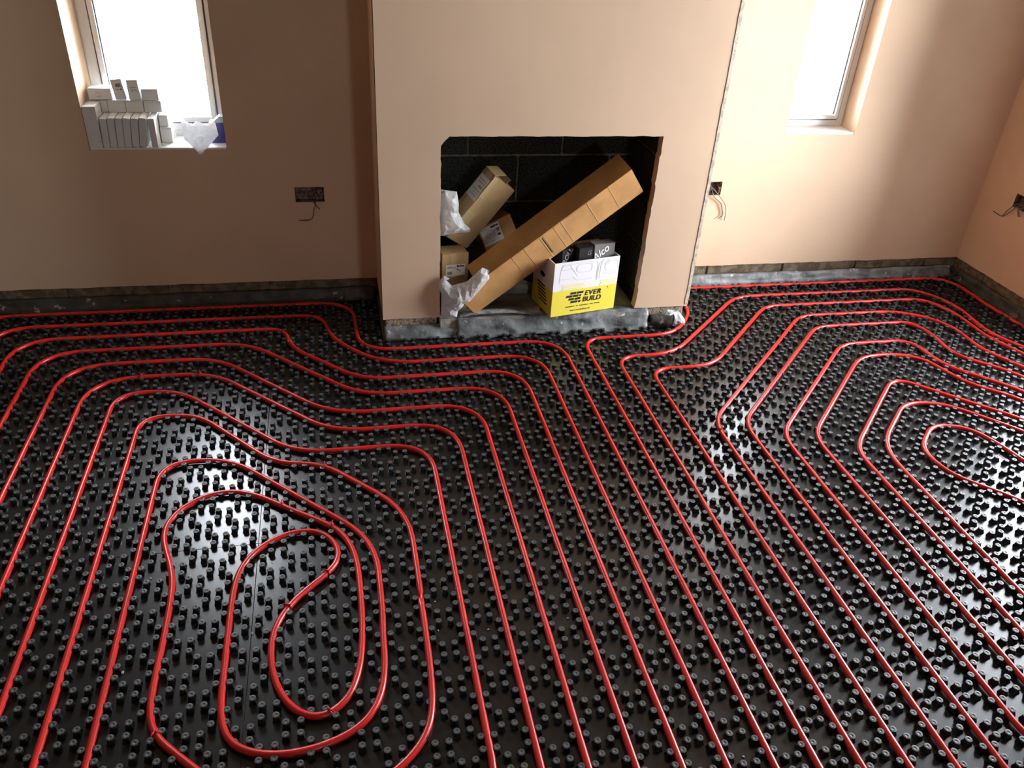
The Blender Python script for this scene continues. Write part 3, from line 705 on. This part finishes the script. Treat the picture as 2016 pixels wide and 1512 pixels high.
# 5 yellow and white sealant box, open on top
AE = [Vector((.9786, .2057, 0)).normalized(), Vector((-.2057, .9786, 0)).normalized(), Vector((0, 0, 1))]
CE = Vector((.957, 3.279, .0985)); DE = (.340, .215, .272); ea, eb, ec = AE
ev = empty('sealant_box'); tag(ev, 'open yellow and white printed cardboard box standing on the hearth', 'cardboard box')
def panel(o, A, d, split, name):
    mb = MB(); mb.obox(o, A, (d[0], d[1], split)); mb.obox(o+A[2]*split, A, (d[0], d[1], d[2]-split), 1); return mb.build(name, ['yellow', 'print_white'], ev, fix=False)
SPL = .130
evf = panel(CE, AE, (DE[0], .004, DE[2]), SPL, 'front_panel'); panel(CE+eb*(DE[1]-.004), AE, (DE[0], .004, DE[2]), SPL, 'back_panel')
evs = panel(CE+eb*.004, AE, (.004, DE[1]-.008, DE[2]), SPL, 'side_panel'); panel(CE+ea*(DE[0]-.004)+eb*.004, AE, (.004, DE[1]-.008, DE[2]), SPL, 'side_panel')
MB().obox(CE+ea*.004+eb*.004, AE, (DE[0]-.008, DE[1]-.008, .004)).build('base', 'card', ev)
FE = lambda u, z, l=.0008: CE+ea*u+ec*z-eb*l
# logo of slanted bricks and lettering
lg = MB(); bh, pt = .0112, .0152
rows = [(.093, .030, .034), (.072, .032, .028, .010), (.087, .027, .030), (.098, .036, .012)]
for r_, (u0, *ws) in enumerate(rows):
    z = .1055-r_*pt; s_ = bh*.28
    for w_ in ws:
        lg.prism([FE(u0, z), FE(u0+w_, z), FE(u0+w_+s_, z+bh), FE(u0+s_, z+bh)], -eb*.0003); u0 += w_+.0045
lg.build('logo', 'ink', evf)
text_on('EVER', .0345, FE(.170, .0925), ea, ec, 'ink', evf, 'lettering', bold=.0009, shear=.22, spacing=1.2)
text_on('BUILD', .0355, FE(.162, .0605), ea, ec, 'ink', evf, 'lettering', bold=.0006, shear=.10, spacing=1.02)
text_on('www.everbuild.co.uk', .0125, FE(.100, .018), ea, ec, 'ink', evf, 'lettering', bold=.0002, shear=.1)
sm = MB()
for k in range(30):
    if k in (8, 11, 20, 24): continue
    sm.obox(FE(.074+k*.0062, .040), AE, (.0042, .0003, .0042))
sm.build('small_print', 'ink', evf)
rg = MB(); rcn = FE(.292, .119)
for k in range(10):
    t0, t1 = 2*math.pi*k/10, 2*math.pi*(k+1)/10; p = lambda t, r: rcn+ea*math.cos(t)*r+ec*math.sin(t)*r
    rg.quad(p(t0, .0012), p(t1, .0012), p(t1, .0028), p(t0, .0028))
rg.build('small_print', 'ink', evf)
# pale line drawing on the white half
def strip2(mb, pts, wd):
    for (u0, z0), (u1, z1) in zip(pts[:-1], pts[1:]):
        d = Vector((u1-u0, z1-z0)); d.normalize(); nx, nz_ = -d.y*wd/2, d.x*wd/2
        mb.quad(FE(u0+nx, z0+nz_), FE(u1+nx, z1+nz_), FE(u1-nx, z1-nz_), FE(u0-nx, z0-nz_))
def rrect(u0, u1, z0, z1, r):
    out = []
    for cx_, cz_, a0 in ((u1-r, z1-r, 0), (u0+r, z1-r, 90), (u0+r, z0+r, 180), (u1-r, z0+r, 270)):
        for k in range(5): a = math.radians(a0+k*22.5); out.append((cx_+r*math.cos(a), cz_+r*math.sin(a)))
    return out+out[:1]
ld = MB()
for q in ((.035, .085, .235, .257, .009), (.115, .195, .215, .255, .016), (.240, .285, .240, .262, .009), (.265, .335, .205, .255, .02)): strip2(ld, rrect(*q), .0022)
for q in ([(.030, .17), (.032, .225), (.045, .262), (.215, .262), (.225, .245), (.222, .165)], [(.238, .17), (.243, .245), (.255, .268)], [(.100, .195), (.118, .178), (.150, .175), (.200, .180)], [(.030, .188), (.090, .188)], [(.250, .195), (.330, .195)], [(.085, .245), (.110, .215), (.118, .200)], [(.228, .165), (.232, .25)], [(.255, .188), (.332, .188)]): strip2(ld, q, .002)
ld.build('line_drawing', 'line_pale', evf)
for u0, l_ in ((.045, .115), (.245, .090)):
    for k in range(3): MB().obox(FE(u0+.006*(k % 2), SPL+.003+k*.010), AE, (l_, .0003, .007)).build('pale_brick', 'yellow_pale', evf)
# hand hole and print on the left side
sd = lambda v, z, l=.0008: CE+eb*v+ec*z-ea*l
MB().prism([sd(.115+.026*math.cos(k*math.pi/6), .175+.013*math.sin(k*math.pi/6)) for k in range(12)], -ea*.0004).build('hand_hole', 'black_card', evs)
sp = MB()
for k in range(6): sp.obox(sd(.05+.006*k, .04+.016*k), [eb, ea, ec], (.085, .0003, .007))
sp.build('side_print', 'ink', evs)
# black and grey boxes standing in it
def inbox(u, v, z, d, rz, rx, m, label, letters=None):
    R_ = Matrix.Rotation(rz, 3, 'Z') @ Matrix.Rotation(rx, 3, 'X'); A = [R_ @ e for e in AE]
    o = CE+ea*u+eb*v+ec*z; r_ = empty('small_carton'); tag(r_, label, 'box')
    MB().obox(o, A, d).build('body', m, r_, bevel=.002)
    if letters:
        for body, size, uu, zz, ang, mm in letters:
            e1 = A[0]*math.cos(ang)+A[2]*math.sin(ang); e2 = A[2]*math.cos(ang)-A[0]*math.sin(ang)
            text_on(body, size, o+A[0]*uu+A[2]*zz-A[1]*.0008, e1, e2, mm, r_, 'lettering', bold=.0006, shear=.25, lift=.0006)
    return r_
inbox(.215, .022, .007, (.11, .062, .318), 0, -.05, 'grey_card', 'grey carton with slanted white lettering, at the right in the yellow box', [('Alco', .050, .006, .235, .62, 'paper')])
inbox(.135, .030, .007, (.072, .06, .312), .0, 0, 'black_card', 'black carton with a round grey emblem, in the middle of the yellow box', [('G', .030, .042, .275, .1, 'grey_card')])
inbox(.062, .055, .007, (.066, .07, .300), .12, 0, 'black_card', 'black carton with grey lettering, at the left in the yellow box', [('ROLL', .034, .02, .225, 1.1, 'ink_grey')])
inbox(.015, .120, .007, (.19, .075, .255), .03, 0, 'black_card', 'black carton at the back of the yellow box under the long box', [('FF', .03, .05, .22, .1, 'ink_grey')])
# rubble pad behind
crumple('rubble_pad', [(0, 0), (.22, 0), (.20, .05), (.13, .075), (.05, .065)], (.735, 3.56, .091), (1, 0, 0), (0, .35, 1), .03, .02, .022, 17, 'hearth', 'dusty beige rubble lump on the hearth behind the long box', 'rubble', fold=.5)
# plastic bags
BA = [(.458, .313), (.483, .299), (.470, .288), (.493, .266), (.562, .290), (.627, .356), (.666, .338), (.665, .299), (.576, .184), (.554, .176), (.543, .154), (.523, .133), (.521, .103), (.468, .097), (.447, .103), (.447, .218), (.436, .242), (.434, .266), (.441, .29)]
crumple('plastic_bag', [(x-.44, z-.09) for x, z in BA], (.44, 3.338, .09), (1, -.10, 0), (0, -.04, 1), .034, .030, .0135, 8, 'bag', "crumpled white plastic bag at the foot of the fireplace's left cheek", 'plastic bag', bend=lambda a, b: .012*math.sin(a*14))
BB = [(.446, .671), (.523, .657), (.532, .600), (.530, .568), (.557, .514), (.586, .486), (.584, .472), (.527, .471), (.491, .466), (.465, .462), (.447, .464)]
crumple('plastic_bag', [(x-.44, z-.46) for x, z in BB], (.445, 3.42, .384+.076), (1, .1, 0), (0, .12, 1), .045, .035, .015, 21, 'bag', 'crumpled white plastic bag stuffed in the upper left of the fireplace', 'plastic bag')

# ------------------------------------------------------------------ left window sill
ZSI = W1[2]
def carton(x0, x1, y0, y1, z0, z1, label, rz=0, tilt=0, prints=None, m='white_card', group='white cartons on the left window sill', lid=True):
    r_ = empty('white_carton'); tag(r_, label, 'box', group)
    c = Vector(((x0+x1)/2, (y0+y1)/2, z0)); R_ = Matrix.Rotation(rz, 3, 'Z') @ Matrix.Rotation(tilt, 3, 'Y')
    A = [R_ @ Vector(v) for v in ((1, 0, 0), (0, 1, 0), (0, 0, 1))]; d = (x1-x0, y1-y0, z1-z0)
    o = c-A[0]*d[0]/2-A[1]*d[1]/2
    if tilt:
        low = min((o+A[0]*d[0]*i).z for i in (0, 1)); o.z += z0-low
    MB().obox(o, A, d).build('body', m, r_, bevel=.0015)
    if lid: MB().obox(o+A[0]*.001+A[2]*(d[2]-.006)-A[1]*.0006, A, (d[0]-.002, .0006, .0008)).build('lid_seam', 'ink_grey', r_)
    if prints:
        pm = MB()
        for u, z, l_, h in prints: pm.obox(o+A[0]*(u*d[0])+A[2]*(z*d[2])-A[1]*.0008, A, (l_*d[0], .0006, h*d[2]))
        pm.build('print', 'ink_grey' if prints[0][2] > .15 else 'ink', r_)
    return r_
carton(-1.0165, -.9635, 3.772, 3.94, ZSI, ZSI+.172, 'tallest white carton, at the left end of the front row on the sill', prints=[(.86, .14, .05, .03)])
names = ['first', 'second', 'third', 'fourth', 'fifth', 'sixth']
xs = [-.9610, -.9335, -.9045, -.8750, -.8455, -.8155, -.786]
for i, x in enumerate(xs[:6]):
    carton(x, xs[i+1]-.0022, 3.773+.002*(i*7 % 3), 3.935, ZSI, ZSI+.1225+.0012*(i*5 % 2), 'thin white carton on edge, %s from the tall carton in the front row' % names[i], tilt=(.04, .055, .075, .09, .11, .13)[i], lid=False)
carton(-.7655, -.7400, 3.773, 3.935, ZSI, ZSI+.1235, 'upright thin white carton at the right end of the front row, propping the leaning ones', lid=False)
z2 = ZSI+.126; y2 = 3.868
carton(-.962, -.936, y2+.004, y2+.09, z2, z2+.048, 'small white carton at the left end of the middle layer')
carton(-.934, -.864, y2, y2+.085, z2, z2+.050, 'white carton second from left in the middle layer', rz=.01)
carton(-.861, -.792, y2, y2+.085, z2, z2+.050, 'white carton third from left in the middle layer', rz=-.01)
carton(-.789, -.719, y2, y2+.085, z2, z2+.048, 'white carton at the right end of the middle layer', rz=.04)
z3 = z2+.0515
carton(-1.004, -.912, y2+.004, y2+.08, z3, z3+.046, 'white carton lying flat at the left end of the top layer', prints=[(.33, .25, .16, .05), (.33, .55, .10, .05), (.46, .3, .16, .05), (.46, .6, .12, .05), (.33, .68, .08, .05)])
carton(-.897, -.853, y2+.002, y2+.07, z3, z3+.083, 'upright white carton with a black barcode on top of the stack', tilt=-.12, prints=[(.36, .62, .035, .16), (.43, .62, .05, .16), (.51, .62, .03, .16), (.58, .62, .07, .16), (.69, .62, .03, .16), (.76, .62, .05, .16), (.4, .48, .12, .04), (.68, .46, .13, .06)])
carton(-.842, -.796, y2+.002, y2+.07, z3, z3+.082, 'upright white carton with faint grey print beside the barcode carton', tilt=-.03, prints=[(.22, .60, .6, .05), (.25, .52, .5, .03), (.28, .42, .2, .06), (.5, .45, .35, .03)])
carton(-.790, -.724, y2+.002, y2+.08, z3-.001, z3+.046, 'white carton at the right end of the top layer', rz=.02)
carton(-.7365, -.690, 3.845, 3.93, ZSI, ZSI+.067, 'white carton standing on the sill right of the thin carton row', rz=.03)
carton(-.737, -.700, 3.858, 3.93, ZSI+.068, ZSI+.116, 'small white carton on top of the one right of the thin carton row', rz=.03)
carton(-.690, -.655, 3.955, 3.985, ZSI, ZSI+.018, 'tiny flat white carton at the back of the sill beside the bag', lid=False)
crumple('plastic_bag', [(-.052, .150), (-.045, .110), (-.010, .095), (.006, .108), (.040, .098), (.084, .104), (.092, .050), (.050, .005), (.008, -.044), (-.030, .008), (-.052, .030), (-.058, .09)], (-.577, 3.775, .763), (1, .0, 0), (0, .16, 1), .028, .018, .011, 33, 'bag', 'crumpled clear white plastic bag hanging over the front of the sill', 'plastic bag')
bx = empty('blue_box'); tag(bx, 'dark blue box with a grey-green lid at the right end of the sill', 'box')
MB().box(-.528, -.459, 3.838, 3.905, ZSI, ZSI+.088).build('body', 'blue', bx, bevel=.002)
MB().prism([(-.512, 3.842, ZSI+.0885), (-.459, 3.842, ZSI+.0885), (-.459, 3.842, ZSI+.116), (-.482, 3.842, ZSI+.114), (-.500, 3.842, ZSI+.100)], (0, .06, 0)).build('lid', 'green_grey', bx)

# ------------------------------------------------------------------ socket back boxes with loose cables
def socket(name, O, ex, n, label, cables, m='galv'):
    """open steel box let into the wall; O centre on the wall face, ex along the wall, n out of the wall"""
    O = Vector(O); ex = Vector(ex); n = Vector(n); ez = Vector((0, 0, 1)); W_, H_, dp = .131, .071, .036; t = .0015
    r_ = empty(name); tag(r_, label, 'socket box', 'socket back boxes')
    A = [ex, ez, -n]; c = O-ex*W_/2-ez*H_/2+n*.001
    b = MB(); b.obox(c-n*dp, A, (W_, H_, t)); b.obox(c, A, (W_, t, dp)); b.obox(c+ez*(H_-t), A, (W_, t, dp)); b.obox(c, A, (t, H_, dp)); b.obox(c+ex*(W_-t), A, (t, H_, dp))
    b.build('box', m, r_)
    for s in (0, 1): MB().obox(c+ex*(.004+s*(W_-.016))+ez*(H_/2-.005)-n*.002, A, (.008, .010, .002)).build('lug', m, r_)
    MB().obox(c-n*(dp-.002)+ex*.02+ez*.012, A, (.09, .046, .006)).build('plaster_dab', 'galv', r_)
    for path, rad, mm in cables:
        pts = crom([O+ex*p[0]+ez*p[1]+n*p[2] for p in path], 5); MB().tube(pts, rad, 6).build('cable', mm, r_, smooth=True, fix=False)
socket('socket_box', (SOCK[0][0], YW, SOCK[0][1]), (1, 0, 0), (0, -1, 0), 'rusty double socket box with a hooked cable in the shadowed left wall',
       [([(.03, .0, -.03), (.022, -.02, .005), (.024, -.045, .012), (.014, -.07, .012), (.008, -.105, .010), (-.010, -.121, .010), (-.058, -.121, .012)], .0016, 'wire_dark'),
        ([(-.01, -.005, -.028), (.006, -.020, .006), (.024, -.045, .014), (.040, -.067, .012)], .0022, 'wire_dark'),
        ([(.012, .02, -.03), (.026, .0, .004), (.034, -.024, .006)], .0045, 'galv'), ([(.05, .02, -.03), (.03, .024, .0), (.045, -.015, .0)], .003, 'wire_dark')])
socket('socket_box', (SOCK[1][0], YW, SOCK[1][1]), (1, 0, 0), (0, -1, 0), 'socket box with two dangling grey cables beside the chimney breast',
       [([(-.02, .02, -.03), (.0, .015, .006), (.026, -.038, .014), (.071, -.074, .012), (.088, -.109, .010), (.096, -.141, .010), (.076, -.160, .010)], .0024, 'wire'),
        ([(.0, .0, -.03), (.0, .014, .014), (.054, -.036, .02), (.098, -.085, .014), (.110, -.130, .012), (.112, -.172, .010)], .0019, 'wire'),
        ([(.04, .02, -.03), (.052, .0, .0), (.050, -.03, .006)], .003, 'wire_dark')])
socket('socket_box', (XR, 3.455, .541), (0, 1, 0), (-1, 0, 0), 'socket box with stripped cables in the right wall',
       [([(.02, .0, -.03), (.02, -.02, .01), (.06, -.075, .02), (.082, -.098, .02)], .0032, 'wire'),
        ([(.0, .0, -.03), (.03, -.01, .01), (.07, -.06, .016), (.086, -.095, .02), (.115, -.100, .018), (.163, -.098, .014)], .0022, 'wire_dark'),
        ([(-.01, -.01, -.03), (.0, -.03, .016), (-.02, -.06, .02)], .005, 'wire')])

# ------------------------------------------------------------------ plaster crumbs on the panels
mb = MB(); rnd = random.Random(3)
spots = [(858, 1186), (865, 1243), (960, 1242), (1042, 1326), (535, 1110), (243, 1328), (498, 1250), (1117, 1220), (1466, 1490), (300, 1140), (612, 930), (1478, 812), (700, 1320), (905, 1120)]
for sx, sy in spots:
    d = RM @ Vector(((sx-1008)/1601.2, -(sy-756)/1601.2, -1)); t = -CAM.z/d.z; c = CAM+d*t; s_ = rnd.uniform(.0025, .0055)
    ang = rnd.random()*3; A = [Vector((math.cos(ang), math.sin(ang), .2)).normalized(), Vector((-math.sin(ang), math.cos(ang), 0)), Vector((-.1, .1, 1)).normalized()]
    mb.obox((c.x, c.y, .0006), A, (s_*1.5, s_, s_*.6))
o = mb.build('plaster_crumbs', 'crumb', bevel=.0008); tag(o, 'tiny white plaster crumbs scattered over the black panels', 'debris', kind='stuff')
